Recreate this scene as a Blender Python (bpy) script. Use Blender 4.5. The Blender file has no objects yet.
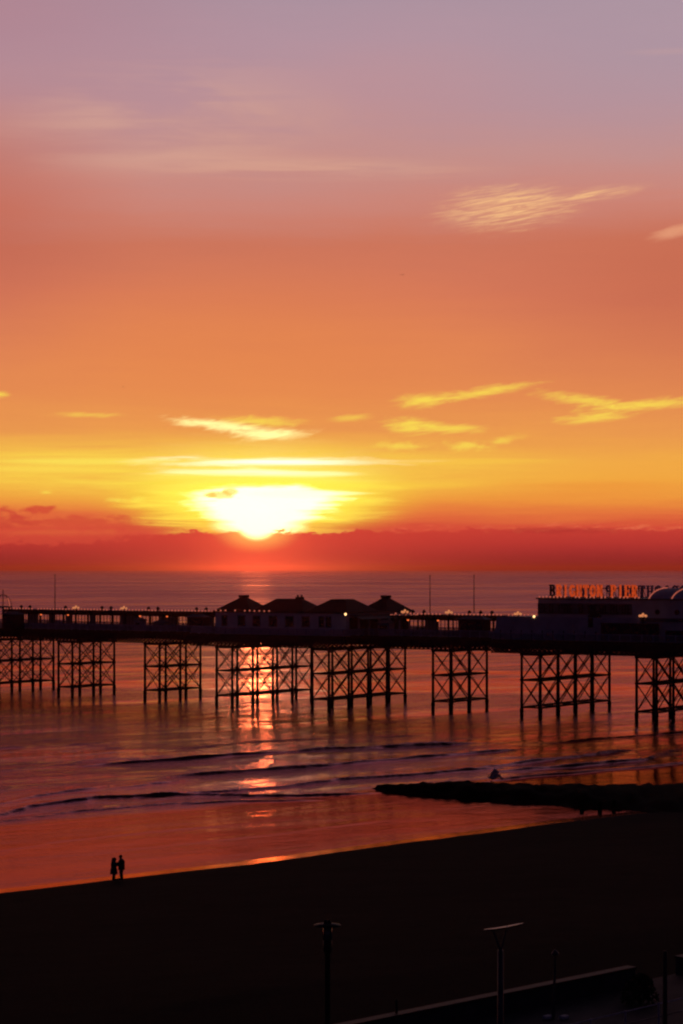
import bpy, bmesh, math, random
from mathutils import Vector, Matrix, noise as mnoise
random.seed(7)
S = bpy.context.scene
COL = S.collection
F = 2200.0; CX = 341.5; HY = 569.0; CZ = 24.0

# ------------------------------------------------------------------ camera
cam = bpy.data.cameras.new('camera'); co = bpy.data.objects.new('camera', cam); COL.objects.link(co)
co.location = (0, 0, CZ); co.rotation_euler = (math.radians(90), 0, 0)
cam.sensor_width = 36; cam.sensor_height = 36; cam.sensor_fit = 'AUTO'
cam.lens = F * 36 / 1024; cam.shift_y = (HY - 512) / 1024
cam.clip_start = 0.5; cam.clip_end = 90000
S.camera = co
cam.dof.use_dof = False

# ------------------------------------------------------------------ node helpers
def lin(c):
    return tuple(((v/255)/12.92 if v/255 <= .04045 else ((v/255+.055)/1.055)**2.4) for v in c)

class E:
    """tiny expression builder for shader math"""
    nt = None
    def __init__(s, sock): s.s = sock
    @staticmethod
    def m(op, *a, clamp=False):
        n = E.nt.nodes.new('ShaderNodeMath'); n.operation = op; n.use_clamp = clamp
        for i, v in enumerate(a):
            if isinstance(v, E): E.nt.links.new(v.s, n.inputs[i])
            else: n.inputs[i].default_value = v
        return E(n.outputs[0])
    def __add__(a, b): return E.m('ADD', a, b)
    def __radd__(a, b): return E.m('ADD', b, a)
    def __sub__(a, b): return E.m('SUBTRACT', a, b)
    def __rsub__(a, b): return E.m('SUBTRACT', b, a)
    def __mul__(a, b): return E.m('MULTIPLY', a, b)
    def __rmul__(a, b): return E.m('MULTIPLY', b, a)
    def __truediv__(a, b): return E.m('DIVIDE', a, b)
def sstep(v, lo, hi):
    n = E.nt.nodes.new('ShaderNodeMapRange'); n.interpolation_type = 'SMOOTHSTEP'; n.clamp = True
    E.nt.links.new(v.s, n.inputs[0])
    n.inputs[1].default_value = lo; n.inputs[2].default_value = hi
    n.inputs[3].default_value = 0; n.inputs[4].default_value = 1
    return E(n.outputs[0])
def comb(x, y, z=0.0):
    n = E.nt.nodes.new('ShaderNodeCombineXYZ')
    for i, v in enumerate((x, y, z)):
        if isinstance(v, E): E.nt.links.new(v.s, n.inputs[i])
        else: n.inputs[i].default_value = v
    return n.outputs[0]
def noise(vec, scale=1.0, detail=4, rough=.55, dist=0.0):
    n = E.nt.nodes.new('ShaderNodeTexNoise'); n.noise_dimensions = '3D'
    E.nt.links.new(vec, n.inputs['Vector'])
    n.inputs['Scale'].default_value = scale; n.inputs['Detail'].default_value = detail
    n.inputs['Roughness'].default_value = rough; n.inputs['Distortion'].default_value = dist
    return E(n.outputs['Fac'])
def mixc(fac, a, b, mode='MIX'):
    n = E.nt.nodes.new('ShaderNodeMix'); n.data_type = 'RGBA'; n.blend_type = mode; n.clamp_factor = True
    for s, v in ((n.inputs[0], fac), (n.inputs[6], a), (n.inputs[7], b)):
        if isinstance(v, E): E.nt.links.new(v.s, s)
        elif hasattr(v, 'is_linked') or hasattr(v, 'links'): E.nt.links.new(v, s)
        elif isinstance(v, (int, float)): s.default_value = v
        else: s.default_value = (*v, 1)
    return n.outputs[2]
def ramp(fac, stops, interp='LINEAR'):
    n = E.nt.nodes.new('ShaderNodeValToRGB'); n.color_ramp.interpolation = interp
    E.nt.links.new(fac.s, n.inputs[0])
    el = n.color_ramp.elements
    while len(el) > 1: el.remove(el[-1])
    for i, (p, c) in enumerate(stops):
        e = el[0] if i == 0 else el.new(p)
        e.position = p; e.color = (*c, 1)
    return n.outputs[0]

# ------------------------------------------------------------------ world: sunset sky
SUNPX, SUNPY = 256, 524
W = bpy.data.worlds.new('World'); S.world = W; W.use_nodes = True
nt = W.node_tree; nt.nodes.clear(); E.nt = nt
tc = nt.nodes.new('ShaderNodeTexCoord')
sep = nt.nodes.new('ShaderNodeSeparateXYZ'); nt.links.new(tc.outputs['Generated'], sep.inputs[0])
dx, dy, dz = (E(sep.outputs[i]) for i in range(3))
AZ = E.m('ARCTAN2', dx, dy) * F            # azimuth from +Y, in 1/2200 rad
EL = E.m('ARCSINE', dz) * F                # elevation, same unit
PX = AZ + CX                                # convenience: 0..683 spans the western view
PY = HY - EL                                # elevation counted downwards from 12.7 degrees
# shared noises
n_str = (noise(comb(PX*(1/150.)+PY*(1/300.), PY*(1/9.), 1.3), 1, 5, .6, .5)-.5)*1.35+.5       # long horizontal streaks
n_soft = noise(comb(PX*(1/260.), PY*(1/60.), 7.1), 1, 4, .55, .4)
n_puff = (noise(comb(PX*(1/15.), PY*(1/6.5), 3.7), 1, 5, .62, .2)-.5)*2.0+.5
n_fine = noise(comb(PX*(1/20.)+PY*(1/16.), PY*(1/4.5)+PX*(1/60.), 9.9), 1, 5, .62, .8)
PYw = PY + (n_str-.5)*15 + (n_soft-.5)*46*sstep(PY, 520, 330)
H = lambda y: (y+700)/1300.0
prof = [(-700,(30,22,34)), (-420,(52,36,56)), (-240,(100,74,98)), (-110,(140,110,140)), (0,(172,146,160)), (50,(180,147,159)),
        (110,(188,145,151)), (160,(198,144,138)), (205,(204,134,120)), (250,(205,118,92)), (300,(214,121,89)),
        (350,(223,131,85)), (395,(229,140,82)), (430,(235,154,80)), (460,(243,172,72)), (482,(244,170,66)),
        (500,(240,150,62)), (515,(230,114,62)), (528,(216,78,58)), (560,(196,58,52)), (600,(176,48,46))]
base = ramp((PYw+700)*(1/1300.0), [(H(y), lin(c)) for y, c in prof])
# left side redder around 10 degrees, right side more violet above it
redL = sstep(PX, 170, -40)*sstep(PY, 60, 200)*sstep(PY, 360, 240)
base = mixc(redL*.6, base, lin((192,100,82)))
redR = sstep(PX, 420, 720)*sstep(PY, 200, 270)*sstep(PY, 430, 290)
base = mixc(redR*.65, base, lin((196,104,78)))
vio = sstep(PX, 330, 700)*sstep(PY, 210, 60)
base = mixc(vio*.6, base, lin((172,151,164)))
pink = sstep(PX, 330, -60)*sstep(PY, 150, 20)
base = mixc(pink*.7, base, lin((176,128,140)))
# faint wisps left of centre
def ell(cx, cy, w, h, tilt=0.0):
    t = math.radians(tilt)
    ex = (PX-cx); ey = (PY-cy)
    a = (ex*math.cos(t) - ey*math.sin(t))*(1.0/w)
    b = (ex*math.sin(t) + ey*math.cos(t))*(1.0/h)
    return E.m('SQRT', a*a + b*b)
g = sstep(ell(200,140,200,52,4), 1.0, 0.0)*sstep(n_soft, .35, .62)
base = mixc(g*.8, base, lin((210,158,142)))
g = sstep(ell(290,172,260,16,-1), 1.0, 0.1)*sstep(n_str, .3, .65)
base = mixc(g*.5, base, lin((222,170,146)))
g = sstep(ell(250,345,330,105,0), 1.0, 0.1)
base = mixc(g*.35, base, lin((238,142,72)))
# warm light spreading from the sun
g1 = sstep(ell(190,471,470,46), 1.0, 0.0)
base = mixc(g1*(.75+1.5*(n_str-.5)), base, lin((255,224,80)))
g = sstep(ell(262,500,185,46), 1.0, 0.1)
base = mixc(g*(.85+.5*(n_str-.5)), base, lin((255,242,60)))
g = sstep(ell(268,486,150,60)+(n_str-.5)*.9, 1.0, 0.1)
base = mixc(g*.7, base, (1.1,.93,.22))
# bright bands
def patch(col, fac, cx, cy, w, h, tilt, nz=n_puff, k=.9, soft=.55):
    global base
    m_ = sstep(ell(cx, cy, w, h, tilt)+(nz-.5)*k, 1.0, soft)
    base = mixc(m_*fac, base, col)
Y1 = (1.25,1.12,.42); Y2 = lin((252,222,84)); Y3 = lin((244,190,84)); PA = lin((247,192,134))
patch((1.5,1.4,1.0), 1, 272, 462, 150, 7.5, 0, n_str, 1.6, .1)
patch((1.5,1.4,1.0), 1, 262, 473, 110, 6, -1, n_str, 1.4, .1)
patch(lin((255,232,90)), .75, 100, 462, 160, 5, 0, n_str, 1.6, .1)
patch(lin((255,222,84)), .65, 40, 470, 120, 5, 0, n_str, 1.4, .1)
patch(lin((252,205,74)), .6, 430, 462, 150, 5, 0, n_str, 1.6, .1)
patch(lin((255,214,70)), .6, 380, 486, 150, 7, 1, n_str, 1.6, .1)
patch(lin((240,150,60)), .5, 600, 486, 160, 9, 0, n_str, 1.6, .1)
# lit cloud patches
patch(Y1, .95, 205, 424, 51.5, 6.75, -6, n_fine, 1.4, -.05)
patch(Y1, 1.0, 272, 434.5, 49.3, 8.25, 3, n_fine, 1.4, -.05)
patch(Y1, .9, 238, 428, 47.0, 9.0, -5, n_fine, 1.4, -.05)
patch(Y2, .8, 262, 422, 58.2, 7.5, -3, n_fine, 1.4, -.05)
patch(Y2, .55, 352, 418, 29.1, 5.25, 4, n_fine, 1.4, -.05)
patch(Y2, .5, 88, 416, 49.3, 3.75, 0, n_fine, 1.4, -.05)
patch(Y2, .9, 424, 401, 35.8, 9.75, 5, n_fine, 1.4, -.05)
patch(Y2, .8, 482, 393, 73.9, 6.75, 9, n_fine, 1.4, -.05)
patch(Y2, .95, 412, 426, 38.1, 11.25, -2, n_fine, 1.4, -.05)
patch(Y2, .8, 450, 429, 51.5, 6.75, 0, n_fine, 1.4, -.05)
patch(Y2, .75, 398, 446, 35.2, 6.5, 0, n_puff, 1.0, -.1)
patch(Y2, .75, 468, 446, 35.2, 7.800000000000001, 0, n_puff, 1.0, -.1)
patch(Y2, .6, 500, 442, 30.800000000000004, 5.2, 14, n_puff, 1.0, -.1)
patch(Y2, .75, 585, 402, 65.0, 8.25, -8, n_fine, 1.4, -.05)
patch(Y2, .85, 642, 407, 87.4, 7.5, 5, n_fine, 1.4, -.05)
patch(Y2, .8, 592, 419, 49.3, 6.75, 4, n_fine, 1.4, -.05)
patch(Y2, .8, 2, 397, 16.8, 4.5, 2, n_fine, 1.4, -.05)
patch(Y2, .7, 48, 493, 9, 2.6, 0, n_puff, .8, .1)
patch(Y2, .9, 118, 500, 15, 3.6, 0, n_puff, 1.0, .1)
patch(Y2, .9, 139, 499.5, 11, 3.6, 0, n_puff, 1.0, .1)
# high ribbed cirrus on the right
rib = noise(comb(PX*(1/30.)+PY*(1/14.), PY*(1/2.9)+PX*(1/21.), 2.2), 1, 3, .6, 1.1)
big = sstep(ell(508,212,88,29,3)+(n_fine-.5)*.8, 1.0, .1)
tail = sstep(ell(588,201,74,9,7)+(n_fine-.5)*.7, 1.0, -.2)
base = mixc(E.m('MAXIMUM', big, tail)*(sstep(rib, .38, .62)*.75+.22), base, PA)
base = mixc(sstep(ell(150,125,230,70,6),1.0,0.0)*sstep(n_soft+(n_str-.5)*.3,.40,.62)*.5, base, lin((214,166,150)))
wq = sstep(ell(672,238,32,8,14)+(n_fine-.5)*.7, 1.0, .2)
base = mixc(wq*.75, base, lin((232,160,122)))
base = mixc(sstep(ell(665,66,60,5,0), 1.0, .0)*.35, base, lin((196,158,158)))
# left cloud lumps
patch(lin((212,74,54)), .85, 43, 511, 26, 6, 2, n_puff, 1.3, .2)
patch(lin((208,70,54)), .8, 8, 511, 16, 5, 0, n_puff, 1.3, .2)
patch(lin((214,82,56)), .85, 70, 522.5, 88, 7.5, -1, n_puff, 1.6, .35)
patch(lin((226,104,60)), .5, 60, 533, 110, 5, 0, n_puff, 1.0, .1)
patch(lin((206,72,54)), .8, 5, 522, 50, 12, 0, n_puff, 1.3, .2)
# low bank along the horizon
edge = 532.5 - sstep(PX, 300, 420)*2.0 - (n_puff-.5)*12 + sstep(PX, 190, 60)*11 - sstep(ell(560,525,34,10),1,0)*4
bank = sstep(PY-edge, -1.3, 2.2)
bankc = ramp((PY-525)*(1/50.0), [(0,lin((205,66,54))), (.35,lin((186,54,50))), (.7,lin((142,38,44))), (1,lin((100,27,38)))])
bankc = mixc(sstep(E.m('ABSOLUTE', PX-265), 330, 30)*.45, bankc, lin((214,66,52)))
rim = sstep(PY-edge, -4.5, -.5)*sstep(PY-edge, 1.5, -.5)*sstep(PX, 250, 400)*sstep(n_fine, .45, .7)
base = mixc(bank, base, bankc)
base = mixc(rim*.55, base, lin((244,128,84)))
patch(lin((168,44,44)), .5, 560, 531, 90, 4, 0, n_puff, 1.4, .1)
# sun disc just above the bank, and its warm aureole over the bank
# aureole over the bank, then the white heart of the sunset with the half sunk sun
aure = sstep(ell(256,535,85,48), 1.0, 0.0)
base = mixc(aure*.55, base, lin((238,92,60)))
aure = sstep(ell(257,529,50,27), 1.0, 0.1)
base = mixc(aure*.9, base, (1.05,.62,.12))
ycore = sstep(ell(262,500,150,42)+(n_str-.5)*.8, 1.05, .2)*sstep(PY-edge, 1.5, -1.5)
base = mixc(ycore, base, (1.15,1.0,.07))
core = sstep(ell(265,502,84,19)+(n_str-.5)*1.1+(n_puff-.5)*.15, 1.05, .5)*sstep(PY-edge, 1.0, -1.5)
base = mixc(core, base, (2.8,2.2,1.02))
core2 = sstep(ell(261,515,56,26)+(n_str-.5)*.5, 1.05, .5)*sstep(PY-edge, 1.0, -1.5)
base = mixc(core2, base, (2.8,2.2,1.02))
patch((1.6,1.5,.9), .9, 300, 494, 80, 6, 0, n_str, 1.0, .2)
sund = sstep(ell(257,521,25,21.5), 1.0, .55)
base = mixc(sund, base, (3.4,2.7,1.03))
# dark little cloud in front of the glare
patch(lin((248,206,88)), .75, 222, 495.5, 19, 4.5, 0, n_puff, .9, .5)
patch(lin((248,204,80)), .75, 231, 492, 10, 5, 0, n_puff, .5, .5)
patch(lin((244,198,72)), .7, 211, 495.5, 8, 3, 0, n_puff, .5, .5)
tex = (n_soft-.5)*.20 + (n_str-.5)*.07
base = mixc(1.0, base, mixc(tex*sstep(PY,480,420)+.5, (.90,.90,.90), (1.10,1.10,1.10)), 'MULTIPLY')
# away from the sunset: dim violet-blue dusk
dusk = ramp((E.m('ARCSINE', dz)*(2/math.pi)), [(0,(.015,.010,.026)), (.25,(.010,.008,.022)), (1,(.0028,.0024,.0065))])
side = sstep(E.m('ABSOLUTE', AZ+85), .30*F, 1.15*F)
high = sstep(EL, 700, 1250)
base = mixc(E.m('MAXIMUM', side, high), base, dusk)
base = mixc(sstep(EL, 0, -30), base, (.012,.006,.008))
bg = nt.nodes.new('ShaderNodeBackground'); nt.links.new(base, bg.inputs[0]); bg.inputs[1].default_value = 1.0
wo = nt.nodes.new('ShaderNodeOutputWorld'); nt.links.new(bg.outputs[0], wo.inputs[0])
W.cycles.sampling_method = 'MANUAL'; W.cycles.sample_map_resolution = 2048

# ------------------------------------------------------------------ sun lamp
SA = (SUNPX-CX)/F; SE = (HY-SUNPY)/F
sdir = Vector((math.sin(SA)*math.cos(SE), math.cos(SA)*math.cos(SE), math.sin(SE)))
sl = bpy.data.lights.new('sun', 'SUN'); sl.energy = 0.010; sl.angle = math.radians(.8); sl.color = (1, .30, .08)
so = bpy.data.objects.new('sun', sl); COL.objects.link(so)
so.rotation_euler = sdir.to_track_quat('Z', 'Y').to_euler(); so.location = (-30, 300, 80)

# ------------------------------------------------------------------ exposure
vs = S.view_settings; vs.view_transform = 'Standard'; vs.look = 'None'; vs.exposure = 0; vs.gamma = 1; vs.use_curve_mapping = False
S.render.resolution_x = 683; S.render.resolution_y = 1024
S.cycles.use_denoising = True; S.cycles.filter_width = 2.2
S.cycles.max_bounces = 4; S.cycles.volume_bounces = 0

# ------------------------------------------------------------------ materials
MATS = {}
def mat(name, col, rough=.7, metal=0.0, var=.25, scale=3.0, bump=0.0, bscale=20.0, spec=.3, emit=None, es=0.0):
    m = bpy.data.materials.new(name); m.use_nodes = True; t = m.node_tree; E.nt = t
    b = t.nodes['Principled BSDF']
    tcn = t.nodes.new('ShaderNodeTexCoord')
    nz = noise(tcn.outputs['Object'], scale, 5, .6)
    lo = tuple(c*(1-var) for c in col); hi = tuple(min(1, c*(1+var)) for c in col)
    t.links.new(ramp(nz, [(.3, lo), (.7, hi)]), b.inputs['Base Color'])
    b.inputs['Roughness'].default_value = rough; b.inputs['Metallic'].default_value = metal
    b.inputs['Specular IOR Level'].default_value = spec
    if bump:
        nb = noise(tcn.outputs['Object'], bscale, 4, .6)
        bn = t.nodes.new('ShaderNodeBump'); bn.inputs['Strength'].default_value = bump; bn.inputs['Distance'].default_value = .05
        t.links.new(nb.s, bn.inputs['Height']); t.links.new(bn.outputs[0], b.inputs['Normal'])
    if emit:
        b.inputs['Emission Color'].default_value = (*emit, 1); b.inputs['Emission Strength'].default_value = es
    MATS[name] = m
    return m
mat('iron', (.035,.028,.028), .7, 0, .4, .8)
mat('deck_timber', (.06,.045,.035), .85, 0, .4, 2)
mat('white_paint', (.50,.46,.50), .6, 0, .18, .5)
mat('dull_white', (.34,.30,.33), .7, 0, .3, .6)
mat('pale_wall', (.72,.66,.68), .7, 0, .12, .5)
mat('canvas', (.42,.39,.48), .8, 0, .25, .4)
mat('roof_slate', (.035,.028,.03), .75, 0, .3, 1.5)
mat('roof_lead', (.12,.11,.13), .6, 0, .3, 1.0)
mat('dark_glass', (.015,.012,.015), .25, 0, .3, 1, spec=.5)
mat('dark_paint', (.04,.032,.035), .6, 0, .3, 2)
mat('rail_paint', (.42,.38,.50), .6, 0, .3, 2)
mat('bulb', (.8,.5,.3), .4, emit=(1,.22,.13), es=.42)
mat('lamp_warm', (.8,.6,.4), .4, emit=(1,.34,.13), es=.55)
mat('flood', (.9,.8,.7), .4, emit=(1,.55,.22), es=2.5)
mat('pendant', (.8,.4,.3), .4, emit=(1,.16,.035), es=1.3)
mat('skin', (.35,.2,.15), .6)
mat('coat', (.03,.03,.035), .9, 0, .3, 6)
mat('coat_blue', (.05,.055,.075), .9, 0, .3, 6)
mat('trousers', (.025,.025,.035), .9)
mat('hair', (.02,.015,.01), .8)
mat('feather', (.25,.2,.2), .8)
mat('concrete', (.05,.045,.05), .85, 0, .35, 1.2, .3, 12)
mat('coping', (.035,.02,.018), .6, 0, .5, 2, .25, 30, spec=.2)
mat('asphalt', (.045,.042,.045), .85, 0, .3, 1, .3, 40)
mat('steel', (.07,.065,.08), .5, .4, .2, 3)
mat('black_iron', (.010,.009,.010), .6, 0, .3, 4)
mat('shrub_leaf', (.03,.045,.02), .8, 0, .4, 3)
mat('weed_rock', (.008,.007,.006), .95, 0, .5, .8, .6, 3, spec=.03)
mat('lamp_glass', (.12,.10,.13), .08, 0, .1, 3, spec=.8)
mat('blade', (.05,.03,.03), .3, .6, .1, 3)

def bulb_letter_mat():
    m = bpy.data.materials.new('letter_lit'); m.use_nodes = True; t = m.node_tree; E.nt = t
    b = t.nodes['Principled BSDF']; b.inputs['Base Color'].default_value = (.12,.03,.02,1)
    tcn = t.nodes.new('ShaderNodeTexCoord')
    v = t.nodes.new('ShaderNodeTexVoronoi'); v.inputs['Scale'].default_value = 5.0
    t.links.new(tcn.outputs['Object'], v.inputs['Vector'])
    d = E(v.outputs['Distance'])
    nz = noise(tcn.outputs['Object'], 1.6, 2, .5)
    f = (sstep(d, .6, .2)*.3+.7)*(sstep(nz, .36, .56)*.4+.6)
    b.inputs['Emission Color'].default_value = (1,.105,.020,1)
    t.links.new((f*.62).s, b.inputs['Emission Strength'])
    MATS['letter_lit'] = m
bulb_letter_mat()

# ------------------------------------------------------------------ mesh builder
class MB:
    def __init__(s): s.bm = bmesh.new()
    def box(s, x0, x1, y0, y1, z0, z1):
        v = [s.bm.verts.new((x, y, z)) for z in (z0, z1) for x, y in ((x0,y0),(x1,y0),(x1,y1),(x0,y1))]
        for f in ((3,2,1,0),(4,5,6,7),(0,1,5,4),(1,2,6,5),(2,3,7,6),(3,0,4,7)): s.bm.faces.new([v[i] for i in f])
        return s
    def bar(s, p, q, w=.1, h=None, n=4, w2=None):
        p, q = Vector(p), Vector(q); d = q-p
        if d.length < 1e-6: return s
        d.normalize(); up = Vector((0,0,1)) if abs(d.z) < .95 else Vector((1,0,0))
        a = d.cross(up).normalized(); b = a.cross(d).normalized()
        h = h or w; w2 = w2 or w
        rings = []
        for pt, k in ((p, 1.0), (q, w2/w)):
            r = []
            for i in range(n):
                an = 2*math.pi*(i+.5)/n; cs, sn = math.cos(an), math.sin(an)
                if n == 4: cs = math.copysign(.5, cs); sn = math.copysign(.5, sn)
                else: cs *= .5; sn *= .5
                r.append(s.bm.verts.new(pt + a*cs*w*k + b*sn*h*k))
            rings.append(r)
        for i in range(n):
            j = (i+1) % n; s.bm.faces.new((rings[0][i], rings[0][j], rings[1][j], rings[1][i]))
        s.bm.faces.new(rings[0][::-1]); s.bm.faces.new(rings[1])
        return s
    def path(s, pts, w, n=6):
        for a, b in zip(pts[:-1], pts[1:]): s.bar(a, b, w, n=n)
        return s
    def lathe(s, prof, c=(0,0,0), n=16):
        rings = []
        for r, z in prof:
            rings.append([s.bm.verts.new((c[0]+max(r,1e-4)*math.cos(2*math.pi*i/n), c[1]+max(r,1e-4)*math.sin(2*math.pi*i/n), c[2]+z)) for i in range(n)])
        for a, b in zip(rings[:-1], rings[1:]):
            for i in range(n):
                j = (i+1) % n; s.bm.faces.new((a[i], a[j], b[j], b[i]))
        s.bm.faces.new(rings[0][::-1]); s.bm.faces.new(rings[-1])
        return s
    def poly(s, pts, thick):
        """prism: polygon pts (3D, coplanar) extruded by vector thick"""
        t = Vector(thick); a = [s.bm.verts.new(p) for p in pts]; b = [s.bm.verts.new(Vector(p)+t) for p in pts]
        s.bm.faces.new(a[::-1]); s.bm.faces.new(b)
        for i in range(len(pts)):
            j = (i+1) % len(pts); s.bm.faces.new((a[i], a[j], b[j], b[i]))
        return s
    def hip(s, x0, x1, y0, y1, z0, z1, rx, ry):
        """hipped roof, ridge half-lengths rx, ry about the centre"""
        cx, cy = (x0+x1)/2, (y0+y1)/2
        v = [s.bm.verts.new(p) for p in ((x0,y0,z0),(x1,y0,z0),(x1,y1,z0),(x0,y1,z0),(cx-rx,cy-ry,z1),(cx+rx,cy-ry,z1),(cx+rx,cy+ry,z1),(cx-rx,cy+ry,z1))]
        for f in ((3,2,1,0),(4,5,6,7),(0,1,5,4),(1,2,6,5),(2,3,7,6),(3,0,4,7)): s.bm.faces.new([v[i] for i in f])
        return s
    def ball(s, c, r, seg=10, sz=1.0):
        n = seg//2
        prof = [(r*math.sin(math.pi*k/n), -r*sz*math.cos(math.pi*k/n)) for k in range(n+1)]
        return s.lathe(prof, c, seg)
    def build(s, name, m, parent=None, smooth=False):
        bmesh.ops.recalc_face_normals(s.bm, faces=s.bm.faces)
        me = bpy.data.meshes.new(name); s.bm.to_mesh(me); s.bm.free()
        if smooth:
            for p in me.polygons: p.use_smooth = True
        me.materials.append(MATS[m] if isinstance(m, str) else m)
        o = bpy.data.objects.new(name, me); COL.objects.link(o)
        if parent: o.parent = parent
        return o
def tag(o, label, cat, group=None, kind=None):
    if label: o['label'] = label
    if cat: o['category'] = cat
    if group: o['group'] = group
    if kind: o['kind'] = kind
    return o
def thing(name, loc, rz, label, cat, group=None):
    o = bpy.data.objects.new(name, None); COL.objects.link(o); o.location = loc; o.rotation_euler = (0,0,rz)
    o.empty_display_size = .3
    return tag(o, label, cat, group)
def copy_tree(o, parent=None):
    c = o.copy(); COL.objects.link(c); c.parent = parent
    for ch in list(o.children): copy_tree(ch, c)
    return c
def gnd(px, py, z=0.0):
    D = (CZ-z)*F/(py-HY); return Vector(((px-CX)*D/F, D, z))

# pier frame: local x runs landward along the pier, local y across it away from the camera
PO = Vector((29.0, 354.0, 0)); PR = math.atan2(-.547, .837)
PXV = Vector((.837,-.547,0)); PYV = Vector((.547,.837,0))
def pw(x, y, z): return PO + PXV*x + PYV*y + Vector((0,0,z))
def xloc(px, y):
    k = (px-CX)/F
    # (29+.837x+.547y) = k(354-.547x+.837y)
    return (k*(354+.837*y) - 29 - .547*y)/(.837+.547*k)

# ------------------------------------------------------------------ SEA
SH0 = Vector((-25.7,165.5)); SD = Vector((.7455,.6665)); SN = Vector((.6665,-.7455))
def sdist(x, y): return (x-SH0.x)*SN.x + (y-SH0.y)*SN.y
def along(x, y): return (x-SH0.x)*SD.x + (y-SH0.y)*SD.y
crest_px = [
 ([(95,765),(216,757),(325,749),(400,747),(460,743)], .40, 1.5),
 ([(180,776),(250,771),(339,764),(430,757),(520,749)], .36, 1.4),
 ([(132,786.5),(174,782)], .22, 1.0),
 ([(150,797),(283,787),(339,780),(420,774),(492,769)], .34, 1.3),
 ([(0,815),(50,805),(100,798),(200,795),(300,796.5),(360,794)], .30, 1.1),
 ([(-20,806),(12,803)], .25, 1.0), ([(26,798.5),(60,793),(88,789)], .28, 1.0),
 ([(-10,823),(70,812),(150,806),(240,802),(300,800.5)], .20, 1.4),
 ([(480,768.5),(550,760),(625,750)], .42, 1.5), ([(515,770.5),(643,760),(690,745)], .34, 1.3),
 ([(496,780),(600,771),(690,763)], .30, 1.2), ([(180,748),(260,741),(340,737),(420,735)], .12, 2.5),
 ([(360,750),(410,745),(455,743)], .3, 1.2), ([(560,742),(640,735),(690,731)], .2, 1.6),
 ([(0,770),(60,764),(120,757)], .10, 2.2), ([(240,728),(340,722),(430,719)], .08, 2.5),
 ([(-30,855),(60,842),(150,832),(260,822)], .035, 1.6), ([(120,850),(240,838),(380,822)], .03, 1.5),
]
CRESTS = []
for pts, h, w in crest_px:
    g_ = [gnd(a, b) for a, b in pts]
    CRESTS.append(([(p.x, p.y) for p in g_], h, w))
def crest_h(x, y):
    z = 0.0; a0 = along(x, y)
    for pts, h, w in CRESTS:
        if x < pts[0][0]-4 or x > pts[-1][0]+4: continue
        for i in range(len(pts)-1):
            (x0,y0),(x1,y1) = pts[i], pts[i+1]
            if (x0 <= x < x1) or (i == 0 and x < x0) or (i == len(pts)-2 and x >= x1):
                f = (x-x0)/(x1-x0); yc = y0+(y1-y0)*f
                sl_ = math.atan2(y1-y0, x1-x0)
                d = (y-yc)*math.cos(sl_)                      # + = seaward
                w = w*.6
                if abs(d) > 5*w: w = w/.6; break
                d += .5*(1.6*mnoise.noise(Vector((a0*.11, h*50, 0)))+.6*mnoise.noise(Vector((a0*.5, h*50, 4))))
                ends = min((x-pts[0][0]+3)/5, (pts[-1][0]+3-x)/5, 1.0); ends = max(0, ends)
                ends *= .55 + .6*max(0, min(1, mnoise.noise(Vector((a0*.16, h*91, 3)))+.6))
                ww = w*.45 if d < 0 else w*1.5                 # steep front facing the beach
                z += .8*h*ends*math.exp(-(d/ww)**2)
                w = w/.6
                break
    return z
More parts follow.
